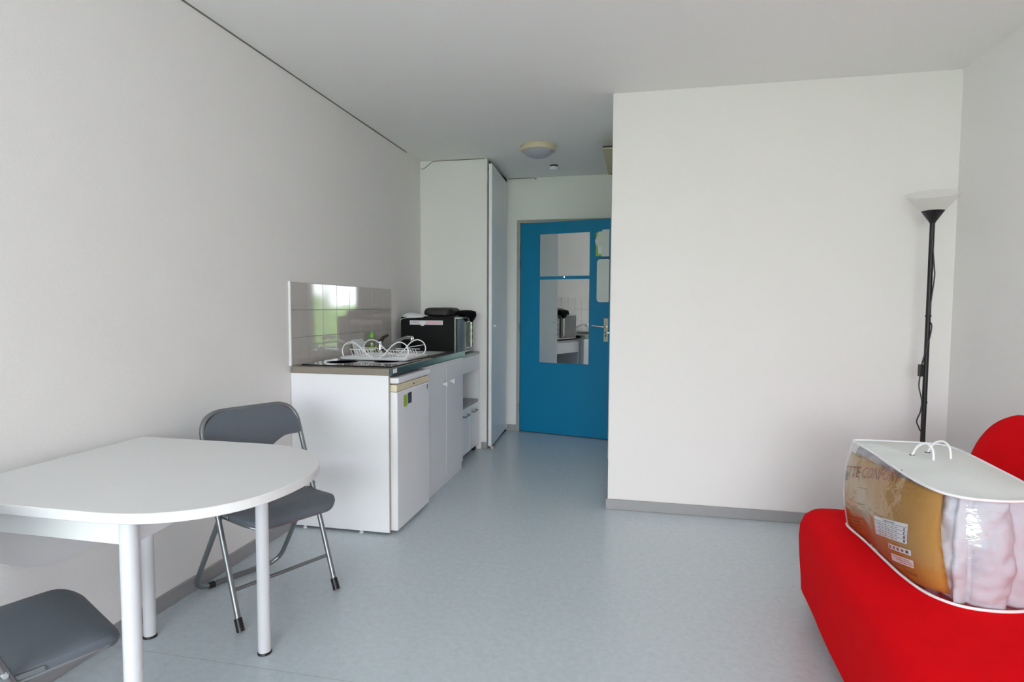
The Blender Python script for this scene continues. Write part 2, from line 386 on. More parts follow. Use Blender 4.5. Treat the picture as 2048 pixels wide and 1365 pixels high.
# closet door, slightly ajar, hinge at the back wall
cl = thing('closet_door', 'tall white closet door standing slightly open next to entrance', 'door', (0.62, 5.25, 0.02))
def cp(u, off, z):   # u from hinge (0) to free edge (1)
    p = Vector((0.601, 5.645)).lerp(Vector((0.643, 4.872)), u); return Vector((p.x-off, p.y, z))
bm = prism(B(), [(0, 0), (1, 0), (1, 0.028), (0, 0.018)], lambda a, c: cp(a, c, 0.025), lambda a, c: cp(a, c, 2.455))
obj('panel', bm, M_lam, cl)
obj('knob', lathe(B(), cp(0.90, 0, 1.074), [(0.005, 0), (0.005, 0.012), (0.011, 0.016), (0.012, 0.022), (0.008, 0.027), (0.0, 0.028)], 14, 'x'), M_plastic, cl, True)
obj('top_gap_shade', bx(0.575, 0.60, YK+0.05, 5.64, 2.43, 2.49), M_dark, cl)  # dark box standing in for the shade in the gap above the door
ds = thing('door_stop', 'small beige round stop on floor under closet door', 'door stop', (0.637, 4.895, 0))
obj('ball', lathe(B(), (0.645, 4.888, 0), [(0.010, 0), (0.014, 0.006), (0.015, 0.014), (0.011, 0.023), (0.0, 0.027)], 16), mat('beige_rubber', 'd8c6b2', 0.6), ds, True)
bm = bx(XC-0.02, XC, YK+0.05, 5.66, 0, 0.02)
struct('trim_4', bm, M_dark, 'dark strip as painted shade in the gap under the closet door')  # dark colour stands in for the shade in the gap at the door's foot

# cables along the ceiling
cb = [(0.012, 4.86, 2.44), (0.03, 4.862, 2.433), (0.06, 4.862, 2.452), (0.10, 4.862, 2.482), (0.14, 4.862, 2.494), (0.30, 4.863, 2.4955), (0.585, 4.863, 2.4955)]
c1 = obj('ceiling_cable', tb(catmull(cb, 6), 0.0025, 6), M_cord, None, True, 'thin grey cable run below ceiling above the oven', 'cable')
cb = [(0.61, 5.663, 2.4955), (0.75, 5.663, 2.4955), (0.85, 5.662, 2.4955), (0.872, 5.66, 2.492), (0.882, 5.658, 2.483)]
c2 = thing('ceiling_cable', 'thin grey cable run above blue door ending in a hook', 'cable', (0.75, 5.663, 2.49))
obj('wire', tb(catmull(cb, 6), 0.0025, 6), M_cord, c2, True)
obj('end_cap', lathe(B(), (0.884, 5.657, 2.478), [(0.004, 0), (0.006, 0.003), (0.006, 0.008), (0.0, 0.011)], 10), M_dark, c2, True)

# ceiling lamp and smoke detector
L = Vector((1.087, 4.58, H))
cl_ = thing('ceiling_lamp', 'round cream ceiling lamp with grey opal dome in hallway', 'ceiling lamp', (L.x, L.y, H-0.095))
obj('rim', lathe(B(), L, [(0.135, 0), (0.138, -0.006), (0.139, -0.035), (0.135, -0.042), (0.118, -0.046)], 40), M_cream2, cl_, True)
obj('diffuser', lathe(B(), L, [(0.118, -0.040), (0.117, -0.046), (0.105, -0.062), (0.08, -0.079), (0.045, -0.091), (0.02, -0.095), (0.0, -0.0955)], 40), M_opal, cl_, True)
D_ = Vector((1.122, 5.225, H))
sd = thing('smoke_detector', 'small white smoke detector on hallway ceiling', 'smoke detector', (D_.x, D_.y, H-0.04))
obj('base', lathe(B(), D_, [(0.036, 0), (0.036, -0.012)], 28), M_dark, sd, True)
obj('cover', lathe(B(), D_, [(0.040, -0.012), (0.042, -0.016), (0.041, -0.034), (0.036, -0.040), (0.0, -0.041)], 28), M_plastic, sd, True)

# ------------------------------------------------------------------ kitchenette
TY0, TY1, TZ0, TZ1 = 2.872, 4.211, 0.906, 1.369
bs = thing('backsplash', 'glossy pinkish tile backsplash on wall above worktop', 'backsplash', (0.004, (TY0+TY1)/2, TZ0))
obj('grout_bed', bx(0, 0.007, TY0, TY1, TZ0, TZ1), M_grout, bs)
obj('edge_strip', bx(0, 0.011, TY0-0.006, TY0, TZ0, TZ1+0.003), M_plastic, bs)
tw = (TY1-TY0)/8; th = (TZ1-TZ0)/3
tile_me = None
for r_ in range(3):
    for c_ in range(8):
        y0 = TY0+c_*tw; z0 = TZ0+r_*th
        if tile_me is None:
            t = obj('tile', bx(0.003, 0.0105, y0+0.0013, y0+tw-0.0013, z0+0.0013, z0+th-0.0013, 0.0012, 1), M_tile, bs)
            tile_me = t.data
        else:
            t = bpy.data.objects.new('tile', tile_me); COL.objects.link(t); t.parent = bs
            t.location = Vector((0.00675, y0+tw/2, z0+0.0013)) - ABS[bs.name]
        t.rotation_euler = (random.uniform(-0.002, 0.002), random.uniform(-0.0015, 0.0015), random.uniform(-0.002, 0.002))

ep = thing('end_panel', 'white side panel closing the kitchenette beside the chair', 'panel', (0.29, 2.88, 0))
obj('board', bx(0.002, 0.578, 2.874, 2.892, 0.014, 0.868, 0.001, 1), M_lam, ep)
obj('edge_band', bx(0.578, 0.5795, 2.874, 2.892, 0.014, 0.868), M_lam_edge, ep)
for x in (0.07, 0.41):
    obj('foot', lathe(B(), (x, 2.884, 0), [(0.012, 0), (0.012, 0.006), (0.006, 0.007), (0.006, 0.016)], 12), M_plastic, ep, True)

wk = thing('worktop', 'grey-brown speckled kitchen worktop with steel front edge and sink', 'worktop', (0.3, 3.55, 0.87))
bm = B(); box(bm, 0.012, 0.585, 2.868, 3.56, 0.87, 0.904, 0.002, 1)
obj('slab', bm, M_worktop, wk)
bm = B()
SX0, SX1, SY0, SY1 = 0.17, 0.50, 3.74, 4.10
for a in ((0.012, SX0, 3.56, 4.225), (SX1, 0.585, 3.56, 4.225), (SX0, SX1, 3.56, SY0), (SX0, SX1, SY1, 4.225)): box(bm, a[0], a[1], a[2], a[3], 0.875, 0.906)
obj('sink_top', bm, M_inox, wk)
bm = B(); pl_ = rrect(SX0, SX1, SY0, SY1, 0.03, 5); pl2 = rrect(SX0+.02, SX1-.02, SY0+.02, SY1-.02, 0.03, 5)
loft(bm, [[Vector((x, y, 0.906)) for x, y in pl_], [Vector((x, y, 0.80)) for x, y in pl2], [Vector((x, y, 0.77)) for x, y in rrect(SX0+.05, SX1-.05, SY0+.05, SY1-.05, 0.03, 5)]], False, True)
obj('sink_bowl', bm, M_inox, wk, True)
obj('front_edge', bx(0.585, 0.598, 2.868, 4.225, 0.868, 0.9055, 0.002, 2), M_edge, wk)
obj('price_tag', bx(0.598, 0.5988, 2.885, 2.94, 0.879, 0.903), M_paper, wk, label='small white tag')
hb_ = thing('cooktop', 'flat black glass cooktop set on worktop near its end', 'cooktop', (0.3, 3.2, 0.904))
obj('glass', bx(0.03, 0.568, 2.935, 3.40, 0.904, 0.911, 0.002, 2), M_hob, hb_)
for x, y, r_ in ((0.18, 3.12, 0.09), (0.42, 3.2, 0.075)):
    obj('ring_mark', lathe(B(), (x, y, 0.911), [(r_-0.002, 0), (r_-0.002, 0.0003), (r_, 0.0003), (r_, 0)], 48), mat('grey_ring_print', '55585a', 0.3), hb_)

# fridge
fr = thing('mini_fridge', 'white under-counter fridge with yellowed grip and two stickers', 'fridge', (0.32, 3.15, 0))
obj('body', bx(0.04, 0.562, 2.905, 3.385, 0.02, 0.812, 0.004, 2), M_white_metal, fr)
obj('top', bx(0.04, 0.625, 2.897, 3.395, 0.822, 0.855, 0.008, 3), M_white_metal, fr)
dr = obj('door', bx(0.568, 0.616, 2.900, 3.392, 0.018, 0.776, 0.006, 3), M_white_metal, fr)
gp = obj('grip', bx(0.568, 0.614, 2.900, 3.392, 0.777, 0.816, 0.005, 2), M_cream, fr, label='yellowed grip strip along top of fridge door')
obj('badge', bx(0.614, 0.6155, 3.13, 3.155, 0.792, 0.798), M_ink, gp)
obj('sticker', bx(0.616, 0.6168, 2.985, 3.04, 0.683, 0.748), M_green, dr, label='green sticker')
obj('sticker', bx(0.616, 0.6168, 3.05, 3.104, 0.692, 0.753), M_darklabel, dr, label='dark grey sticker')
obj('logo', bx(0.616, 0.6165, 3.352, 3.362, 0.735, 0.765), M_darklabel, dr)
for y in (2.93, 3.36):
    obj('foot', lathe(B(), (0.55, y, 0), [(0.014, 0), (0.014, 0.022)], 12), M_black, fr, True)

# sink cabinet
ca = thing('sink_cabinet', 'white two-door cabinet under the sink beside the fridge', 'cabinet', (0.3, 3.81, 0))
obj('body', bx(0.03, 0.562, 3.402, 4.222, 0.06, 0.87, 0.001, 1), M_lam, ca)
obj('plinth', bx(0.04, 0.572, 3.402, 4.222, 0.0, 0.06), M_lam, ca)
for y0, y1, ky in ((3.404, 3.823, 3.768), (3.827, 4.222, 3.93)):
    d_ = obj('door', bx(0.563, 0.582, y0, y1, 0.062, 0.862, 0.0015, 1), M_lam, ca)
    obj('knob', lathe(B(), (0.582, ky, 0.71), [(0.007, 0), (0.006, 0.012), (0.016, 0.017), (0.018, 0.024), (0.012, 0.030), (0.0, 0.031)], 18, 'x'), M_plastic, d_, True)

# rolling cart
CY0, CY1 = 4.25, 4.838
ct = thing('rolling_cart', 'white cart on black casters under the oven', 'cart', (0.28, 4.54, 0))
obj('side_panel', bx(0.03, 0.53, CY0, CY0+0.018, 0.055, 0.838, 0.001, 1), M_lam, ct)
obj('side_panel', bx(0.03, 0.54, CY1-0.018, CY1, 0.055, 0.838, 0.001, 1), M_lam, ct)
obj('back_panel', bx(0.03, 0.04, CY0+0.018, CY1-0.018, 0.055, 0.838), M_lam, ct)
obj('top', bx(0.02, 0.545, CY0-0.005, CY1+0.003, 0.838, 0.857, 0.002, 1), mat('grey_cart_top', 'a5aaa9', 0.4), ct)
obj('drawer_front', bx(0.522, 0.54, CY0+0.018, CY1-0.02, 0.708, 0.836, 0.0015, 1), M_lam, ct)
obj('shelf', bx(0.04, 0.538, CY0+0.018, CY1-0.018, 0.432, 0.45, 0.001, 1), mat('grey_cart_shelf', '9a9fa0', 0.4), ct)
obj('bottom', bx(0.04, 0.52, CY0+0.018, CY1-0.018, 0.055, 0.073), M_lam, ct)
for y0, y1, hy in ((CY0+0.02, 4.54, 4.425), (4.545, CY1-0.02, 4.665)):
    d_ = obj('door', bx(0.522, 0.54, y0, y1, 0.058, 0.428, 0.0015, 1), M_lam, ct)
    obj('handle', tb(fillet([(0.54, hy-0.062, 0.372), (0.562, hy-0.062, 0.368), (0.562, hy+0.062, 0.368), (0.54, hy+0.062, 0.372)], 0.02), 0.006, 10), M_steel, d_, True)
for x in (0.09, 0.50):
    for y in (CY0+0.07, CY1-0.05):
        obj('caster', lathe(B(), (x, y-0.012, 0.026), [(0.012, 0), (0.024, 0.002), (0.026, 0.006), (0.026, 0.018), (0.024, 0.022), (0.012, 0.024)], 20, 'y'), M_black, ct, True)

# mini oven
ov = thing('mini_oven', 'black mini oven with silver front standing on the cart', 'oven', (0.28, 4.5, 0.857))
OY0, OY1, OX0, OX1 = 4.275, 4.765, 0.06, 0.495
obj('body', bx(OX0, OX1, OY0, OY1, 0.870, 1.158, 0.006, 2), mat('black_oven_enamel', '08090a', 0.5, spec=0.2, var=0.05), ov)
obj('front_frame', bx(OX1, OX1+0.012, OY0+0.0, OY1, 0.868, 1.158, 0.004, 2), mat('silver_oven_front', '8d9294', 0.3, metal=0.7), ov)
dr_ = obj('door', bx(OX1+0.012, OX1+0.024, OY0+0.02, OY1-0.15, 0.885, 1.145, 0.004, 2), mat('smoked_oven_glass', '343a3d', 0.12, spec=0.6, var=0.0), ov)
obj('handle', tb(fillet([(OX1+0.022, 4.59, 0.905), (OX1+0.045, 4.59, 0.91), (OX1+0.045, 4.59, 1.115), (OX1+0.022, 4.59, 1.12)], 0.012), 0.006, 10), M_chrome, dr_, True)
for z in (0.93, 0.985, 1.04, 1.095):
    obj('knob', lathe(B(), (OX1+0.012, 4.695, z), [(0.017, 0), (0.016, 0.014), (0.0, 0.015)], 18, 'x'), M_black, ov, True)
for x in (0.10, 0.45):
    for y in (OY0+0.04, OY1-0.04): obj('foot', lathe(B(), (x, y, 0.857), [(0.012, 0), (0.012, 0.014)], 12), M_black, ov, True)
lb = obj('label', bx(0.135, 0.405, OY0-0.0008, OY0, 1.098, 1.131), M_paper, ov, label='long white label strip with pink print')
obj('pink_print', bx(0.265, 0.398, OY0-0.0014, OY0-0.0008, 1.104, 1.126), M_pink, lb)
for i, (x0, x1) in enumerate(((0.14, 0.155), (0.158, 0.20), (0.203, 0.215))):
    obj('print_block', bx(x0, x1, OY0-0.0014, OY0-0.0008, 1.103 + (i % 2)*0.004, 1.126), mat('pale_lilac_print', 'c9c4d2', 0.7, var=0.2, vscale=200), lb)
obj('label_tab', bx(0.225, 0.252, OY0-0.0012, OY0, 1.090, 1.099), M_paper, lb)

def sheet(f, nu, nv, thick=0.0015):
    """thin draped sheet: f(u,v) gives the middle surface; both faces plus rim"""
    bm = B(); g = []
    for k in range(2):
        g.append([[None]*(nv+1) for _ in range(nu+1)])
    e = 1e-3
    for i in range(nu+1):
        for j in range(nv+1):
            u, v = i/nu, j/nv; p = Vector(f(u, v))
            n = (Vector(f(min(1, u+e), v))-Vector(f(max(0, u-e), v))).cross(Vector(f(u, min(1, v+e)))-Vector(f(u, max(0, v-e))))
            n = n.normalized() if n.length > 1e-12 else Vector((0, 0, 1))
            g[0][i][j] = bm.verts.new(p+n*thick/2); g[1][i][j] = bm.verts.new(p-n*thick/2)
    for k in range(2):
        for i in range(nu):
            for j in range(nv): bm.faces.new((g[k][i][j], g[k][i+1][j], g[k][i+1][j+1], g[k][i][j+1]))
    for i in range(nu):
        for j in (0, nv): bm.faces.new((g[0][i][j], g[0][i+1][j], g[1][i+1][j], g[1][i][j]))
    for j in range(nv):
        for i in (0, nu): bm.faces.new((g[0][i][j], g[0][i][j+1], g[1][i][j+1], g[1][i][j]))
    return bm
# leaflet on the oven: lies on the top, its corner bent down the left end
def leaf(u, v):
    x = 0.075 + 0.17*u; y = OY0 + 0.10*v; z = 1.1615 + 0.030*math.sin(v*PI*0.6)*(0.55+0.45*math.cos(u*2.2))
    if v < 0.1: y = OY0-0.003; z -= 0.014*(0.1-v)/0.1*(1-0.5*u)
    if u < 0.25:
        k = (0.25-u)/0.25; x = 0.075+0.17*0.25 - 0.068*math.sin(k*PI/2); z -= 0.050*k**2.2
    return (x, y, z)
pp = thing('folded_leaflet', 'white paper leaflet lying on oven top, corner bent down', 'leaflet', (0.15, 4.35, 1.16))
obj('sheet', sheet(leaf, 26, 6, 0.002), M_paper, pp, True)
# dark soft pouch on top and black cloth hanging over the front
def lump(cx, cy, cz, sx, sy, sz, e=0.6, nz=0.12, nf=9.0, seed=0):
    bm = B(); bmesh.ops.create_icosphere(bm, subdivisions=4, radius=1.0)
    sg = lambda t: math.copysign(abs(t)**e, t)
    for v in bm.verts:
        n = v.co.normalized(); p = Vector((sg(n.x)*sx, sg(n.y)*sy, sg(n.z)*sz))
        k = 1 + nz*noise.noise(Vector((n.x*2+seed, n.y*2, n.z*2))) + nz*0.4*noise.noise(n*nf)
        p = p*k
        v.co = Vector((cx, cy, cz+sz))+p
        if v.co.z < cz: v.co.z = cz
    return bm
obj('soft_pouch', lump(0.315, 4.52, 1.160, 0.125, 0.14, 0.036, 0.5, 0.08, 4, 3), M_bagdark, None, 'all', 'dark grey soft pouch lying on top of the oven', 'pouch')
bm = lump(0.50, 4.60, 1.1595, 0.062, 0.125, 0.026, 0.6, 0.10, 5, 9)
for v in bm.verts:
    if v.co.x > 0.525: v.co.z = 1.1595 + (v.co.z-1.1595)*1.0 - 0.055*(0.6+0.4*math.sin(v.co.y*40))*min(1, (v.co.x-0.525)/0.012)*(1-(v.co.z-1.1595)/0.06)
obj('oven_cloth', bm, M_cloth, None, 'all', 'black cloth hanging over front edge of the oven', 'cloth')

# tap
tp = thing('kitchen_tap', 'chrome mixer tap with black lever behind the dish rack', 'tap', (0.085, 3.84, 0.906))
obj('body', lathe(B(), (0.085, 3.84, 0.906), [(0.027, 0), (0.027, 0.006), (0.021, 0.012), (0.019, 0.075), (0.016, 0.085), (0.0, 0.088)], 24), M_chrome, tp, True)
obj('lever', tb(catmull([(0.085, 3.845, 0.985), (0.088, 3.86, 1.0), (0.095, 3.885, 1.018), (0.105, 3.925, 1.03)], 6), [0.017]*6+[0.014]*6+[0.010]*7, 12), mat('dark_bronze_plastic', '3a3230', 0.35), tp, True)
sp = obj('spout', tb(catmull([(0.092, 3.83, 0.925), (0.14, 3.82, 0.948), (0.20, 3.81, 0.980), (0.26, 3.80, 1.010), (0.31, 3.79, 1.024), (0.345, 3.785, 1.022)], 6), 0.0105, 12), M_chrome, tp, True)
obj('nozzle', lathe(B(), (0.347, 3.785, 0.996), [(0.012, 0), (0.014, 0.004), (0.014, 0.03), (0.009, 0.038), (0.0, 0.039)], 16), M_chrome, sp, True)
# soap bottle
sb = thing('soap_bottle', 'clear dish soap bottle with green cap beside the tap', 'bottle', (0.055, 3.775, 0.906))
prof = [(0.026, 0), (0.029, 0.004), (0.029, 0.075), (0.026, 0.09), (0.014, 0.105), (0.012, 0.112)]
obj('bottle', lathe(B(), (0.055, 3.775, 0.906), prof, 24), M_bottle, sb, True)
obj('soap', lathe(B(), (0.055, 3.775, 0.907), [(0.024, 0), (0.027, 0.004), (0.027, 0.052), (0.0, 0.0525)], 24), M_soap, sb, True)
obj('cap', lathe(B(), (0.055, 3.775, 1.016), [(0.015, 0), (0.016, 0.004), (0.016, 0.024), (0.012, 0.03), (0.008, 0.042), (0.0, 0.044)], 20), M_cap, sb, True)
# card against the tiles
def card(u, v): return (0.047 - 0.031*v + 0.004*math.sin(u*3), 3.545+0.165*u, 0.9065+0.108*v)
cdp = thing('paper_card', 'white paper card leaning on tiles behind dish rack', 'card', (0.03, 3.61, 0.906))
obj('sheet', sheet(card, 6, 6, 0.0015), M_paper, cdp)

# drainer tray and wire dish rack
TX0, TX1, TYa, TYb = 0.085, 0.535, 3.235, 3.625
tr = thing('drip_tray', 'flat white plastic drip tray under the dish rack', 'tray', ((TX0+TX1)/2, (TYa+TYb)/2, 0.911))
def rr3(ins, z, r=0.04): return [Vector((x, y, z)) for x, y in rrect(TX0+ins, TX1-ins, TYa+ins, TYb-ins, max(0.005, r-ins), 5)]
obj('tray', loft(B(), [rr3(0.016, 0.9115), rr3(0.006, 0.914), rr3(0, 0.926), rr3(0.003, 0.928), rr3(0.010, 0.925), rr3(0.02, 0.9165)]), M_plastic, tr, True)
dk = thing('dish_rack', 'white wavy wire dish rack standing on the drip tray', 'dish rack', ((TX0+TX1)/2, (TYa+TYb)/2, 0.917))
wv = [(0.10, 0.930), (0.092, 0.965), (0.108, 1.000), (0.150, 1.017), (0.195, 1.000), (0.235, 0.962), (0.275, 0.932), (0.315, 0.922), (0.355, 0.935), (0.39, 0.968), (0.425, 1.004), (0.47, 1.022), (0.512, 1.002), (0.525, 0.962), (0.507, 0.930), (0.47, 0.920)]
wv2 = [(0.10, 0.920), (0.14, 0.924), (0.20, 0.920), (0.26, 0.924), (0.315, 0.955), (0.36, 0.99), (0.40, 1.004), (0.44, 0.99), (0.465, 0.955), (0.48, 0.925), (0.50, 0.920)]
def wpath(ws, y): return catmull([(x, y, z) for x, z in ws], 5)
YR = (3.285, 3.575)
for y in YR: obj('rail', tb(wpath(wv, y), 0.0038, 8), M_plastic, dk, True)
for x, z in ((0.112, 1.003), (0.30, 0.923), (0.345, 0.930), (0.505, 0.930), (0.515, 0.99)):
    obj('cross_wire', tb([(x, YR[0], z), (x, YR[1], z)], 0.0028, 8), M_plastic, dk, True)
for y, xa, xb in ((3.36, 0.125, 0.26), (3.36, 0.375, 0.50), (3.50, 0.125, 0.26), (3.50, 0.375, 0.50)):
    obj('base_wire', tb([(xa-0.02, y, 0.9205), (xb+0.02, y, 0.9205)], 0.0028, 8), M_plastic, dk, True)
    obj('top_wire', tb([(xa-0.03, y+0.012, 0.966), (xb+0.01, y+0.012, 0.966)], 0.0022, 8), M_plastic, dk, True)
    for k in range(8):
        x = xa+(xb-xa)*k/7
        obj('divider', tb([(x, y, 0.9205), (x-0.022, y+0.012, 0.966)], 0.0018, 6), M_plastic, dk, True)

# ------------------------------------------------------------------ table
TZ = 0.74; TT = 0.026; TYN, TYF, TXW = 1.122, 1.838, 0.045
tbx, tby, tr_ = 0.575, (TYN+TYF)/2, (TYF-TYN)/2
tt = thing('dining_table', 'white half-oval table against left wall', 'table', (0.45, tby, 0))
out = []
for k in range(41):
    a = -PI/2 + PI*k/40; ca_, sa = math.cos(a), math.sin(a); e = 0.84 if a < 0 else 1.0
    out.append((tbx + 0.358*math.copysign(abs(ca_)**e, ca_), tby + tr_*math.copysign(abs(sa)**e, sa)))
out += [(TXW, TYF), (TXW, TYN)]
def ring(ins, z): return [Vector((tbx+(x-tbx)*(1-ins/0.36) if x > tbx else (x + (ins if x < 0.3 else 0)), tby+(y-tby)*(1-ins/tr_), z)) for x, y in out]
obj('tabletop', loft(B(), [ring(0.002, TZ-TT), ring(0, TZ-TT+0.002), ring(0, TZ-0.002), ring(0.002, TZ)]), M_table, tt)
for x, y in ((0.642, 1.183), (0.585, 1.782), (0.105, 1.782), (0.125, 1.183)):
    l_ = obj('leg', lathe(B(), (x, y, 0), [(0.0215, 0.006), (0.0215, TZ-TT)], 28), mat('white_table_leg_lacquer', 'd6d6db', 0.3, var=0.01), tt, True)
    obj('foot_cap', lathe(B(), (x, y, 0), [(0.024, 0), (0.024, 0.005), (0.0215, 0.008)], 28), M_black, l_, True)
for a in ((0.125, 0.622, 1.176, 1.192), (0.125, 0.565, 1.774, 1.790)): obj('apron', bx(a[0], a[1], a[2], a[3], TZ-TT-0.072, TZ-TT, 0.001, 1), M_table, tt)
bm = prism(B(), [(0, -0.008), (1, -0.008), (1, 0.008), (0, 0.008)], lambda a, c: Vector((0.642+(0.585-0.642)*a+c, 1.203+(1.763-1.203)*a, TZ-TT-0.072)), lambda a, c: Vector((0.642+(0.585-0.642)*a+c, 1.203+(1.763-1.203)*a, TZ-TT)))
obj('apron', bm, M_table, tt)
obj('apron', bx(0.097, 0.113, 1.203, 1.762, TZ-TT-0.072, TZ-TT, 0.001, 1), M_table, tt)
# folded-down half-round leaf behind the legs
ly, lr, lz = 1.545, 0.345, 0.713
poly = [(ly+lr*math.cos(PI+PI*k/36), lz+0.315*math.sin(PI+PI*k/36)) for k in range(37)]
obj('drop_leaf', prism(B(), poly, lambda a, c: Vector((0.050, a, c)), lambda a, c: Vector((0.022, a, c))), M_table, tt, label='half-round leaf folded down along the wall')

# ------------------------------------------------------------------ folding chairs (front faces -y)
def make_chair(label):
    c = thing('folding_chair', label, 'chair', (0, 0, 0), 'grey folding chairs at the white table')
    hw = 0.213; r = 0.0105
    q = lambda z: 0.002 + 0.39*z
    path = [(-hw, q(0.0)-0.0, 0.004), (-hw, q(0.60), 0.60), (-hw, q(0.60)+0.075, 0.795), (hw, q(0.60)+0.075, 0.795), (hw, q(0.60), 0.60), (hw, q(0.0), 0.004)]
    fr_ = obj('frame', tb(fillet(path, [0, 0.10, 0.12, 0.12, 0.10, 0], 9), r, 12), M_steel, c, True)
    for s in (-1, 1):
        obj('foot_cap', tb([(s*hw, q(0)-0.004, 0.0), (s*hw, q(0.045), 0.045)], 0.0145, 14), M_black, c, True)
        # pivot rivet
        obj('rivet', lathe(B(), (s*hw-0.0+s*0.009, q(0.44), 0.44), [(0.008, 0), (0.006, 0.004*s), (0.0, 0.005*s)], 12, 'x'), M_chrome, c, True)
        obj('bracket', bx(min(s*0.198, s*0.205), max(s*0.198, s*0.205), 0.10, 0.21, 0.408, 0.420, 0.002, 1), M_steel, c)
    obj('stretcher', tb([(-hw, q(0.14), 0.14), (hw, q(0.14), 0.14)], 0.0075, 10), M_steel, c, True)
    path = [(-0.192, 0.165, 0.425), (-0.198, 0.435, 0.014), (0.198, 0.435, 0.014), (0.192, 0.165, 0.425)]
    obj('rear_frame', tb(fillet(path, 0.085, 9), r, 12), M_steel, c, True)
    obj('rear_bar', tb([(-0.10, 0.43, 0.024), (0.10, 0.43, 0.024)], 0.0065, 10), M_steel, c, True)
    for s in (-1, 1): obj('rear_foot', tb([(s*0.108, 0.434, 0.0145), (s*0.132, 0.434, 0.0145)], 0.0142, 14), M_black, c, True)
    # seat: padded board with drooping front lip
    pl = rrect(-0.2, 0.2, -0.065, 0.30, [0.05, 0.05, 0.07, 0.07], 7)
    def sring(ins, dz):
        R_ = []
        for x, y in pl:
            X_ = x*(1-ins/0.2); Y_ = 0.118+(y-0.118)*(1-ins/0.183)
            droop = -0.022*max(0, (-0.0-Y_)/0.065)**2 if Y_ < 0 else 0
            R_.append(Vector((X_, Y_, 0.43+dz+droop-0.03*(Y_-0.0)*(1 if Y_ > 0 else 0))))
        return R_
    obj('seat', loft(B(), [sring(0.012, -0.026), sring(0.003, -0.022), sring(0, -0.012), sring(0.003, -0.002), sring(0.014, 0.004), sring(0.05, 0.005), sring(0.12, 0.003), sring(0.17, 0.002)]), M_vinyl, c, True)
    obj('seat_rim', tb([p + Vector((0, 0, -0.027)) for p in sring(0.008, 0)], 0.006, 8, closed=True), M_steel, c, True)
    # backrest in the plane of the upper frame
    e0 = Vector((0, q(0.60), 0.60)); ev = Vector((0, 0.075, 0.195)).normalized(); L_ = 0.2085
    en = Vector((0, -ev.z, ev.y))
    top = []
    for k in range(9): a = PI*k/16; top.append((hw-0.115+0.115*math.cos(a), L_-0.115+0.115*math.sin(a)))
    top += [(-x, y) for x, y in top[::-1]]
    low = []
    for k in range(25):
        x = -hw + 2*hw*k/24; t_ = abs(x)/hw
        low.append((x, 0.065 - 0.055*(0.5+0.5*math.cos(PI*min(1, t_*1.35)))))
    poly = top + [p for p in low if abs(p[0]) <= hw]
    bw = lambda a, c_, o: e0 + Vector((a, 0, 0)) + ev*c_ + en*(o + 0.0*a)
    obj('backrest', prism(B(), poly, lambda a, c_: bw(a, c_, 0.010), lambda a, c_: bw(a, c_, -0.010)), M_vinyl, c, False)
    return c
ch = make_chair('grey folding chair at far side of white table, facing the room')
dup(ch, (0.432, 1.206, 0), math.radians(153.3), 'grey folding chair tucked under near edge of white table')
ch.location = (0.505, 2.075, 0); ch.rotation_euler = (0, 0, math.radians(64.0))

# ------------------------------------------------------------------ floor lamp
lx, ly_ = 3.338, 3.40
fl = thing('floor_lamp', 'black uplighter floor lamp standing in the corner behind sofa', 'floor lamp', (lx, ly_, 0))
obj('base', lathe(B(), (lx, ly_, 0), [(0.118, 0), (0.12, 0.006), (0.116, 0.016), (0.03, 0.024), (0.0, 0.025)], 36), M_blackm, fl, True)
for z0, z1 in ((0.02, 0.75), (0.75, 1.20), (1.20, 1.682)):
    obj('pole', lathe(B(), (lx, ly_, 0), [(0.0115, z0), (0.0115, z1)], 16), M_blackm, fl, True)
for z in (0.75, 1.20): obj('collar', lathe(B(), (lx, ly_, z), [(0.013, -0.005), (0.0145, 0), (0.013, 0.005)], 16), M_blackm, fl, True)
obj('lower_shade', lathe(B(), (lx, ly_, 0), [(0.012, 1.675), (0.016, 1.684), (0.051, 1.738), (0.049, 1.738), (0.014, 1.69), (0.0, 1.688)], 36), M_blackm, fl, True)
obj('upper_shade', lathe(B(), (lx, ly_, 0), [(0.0505, 1.737), (0.127, 1.825), (0.1255, 1.8265), (0.049, 1.7385)], 44), M_shade, fl, True, label='translucent white shade')
sw = obj('switch', bx(lx-0.035, lx-0.012, ly_-0.012, ly_+0.01, 0.885, 0.948, 0.004, 2), M_black, fl)
pts = [(lx-0.008, ly_-0.012, 1.64), (lx+0.012, ly_-0.012, 1.45), (lx+0.015, ly_-0.011, 1.39), (lx-0.002, ly_-0.013, 1.2), (lx+0.013, ly_-0.011, 1.15), (lx+0.004, ly_-0.012, 1.08), (lx-0.014, ly_-0.012, 1.0), (lx-0.022, ly_-0.004, 0.945)]
obj('cord', tb(catmull(pts, 6), 0.0035, 8), M_black, fl, True)
pts = [(lx-0.025, ly_, 0.888), (lx-0.028, ly_, 0.83), (lx-0.016, ly_-0.008, 0.76), (lx-0.02, ly_-0.008, 0.70), (lx-0.034, ly_-0.006, 0.65), (lx-0.022, ly_-0.010, 0.61), (lx-0.012, ly_-0.012, 0.55), (lx-0.03, ly_, 0.2), (lx-0.05, ly_+0.02, 0.027)]
obj('cord', tb(catmull(pts, 6), 0.0035, 8), M_black, fl, True)

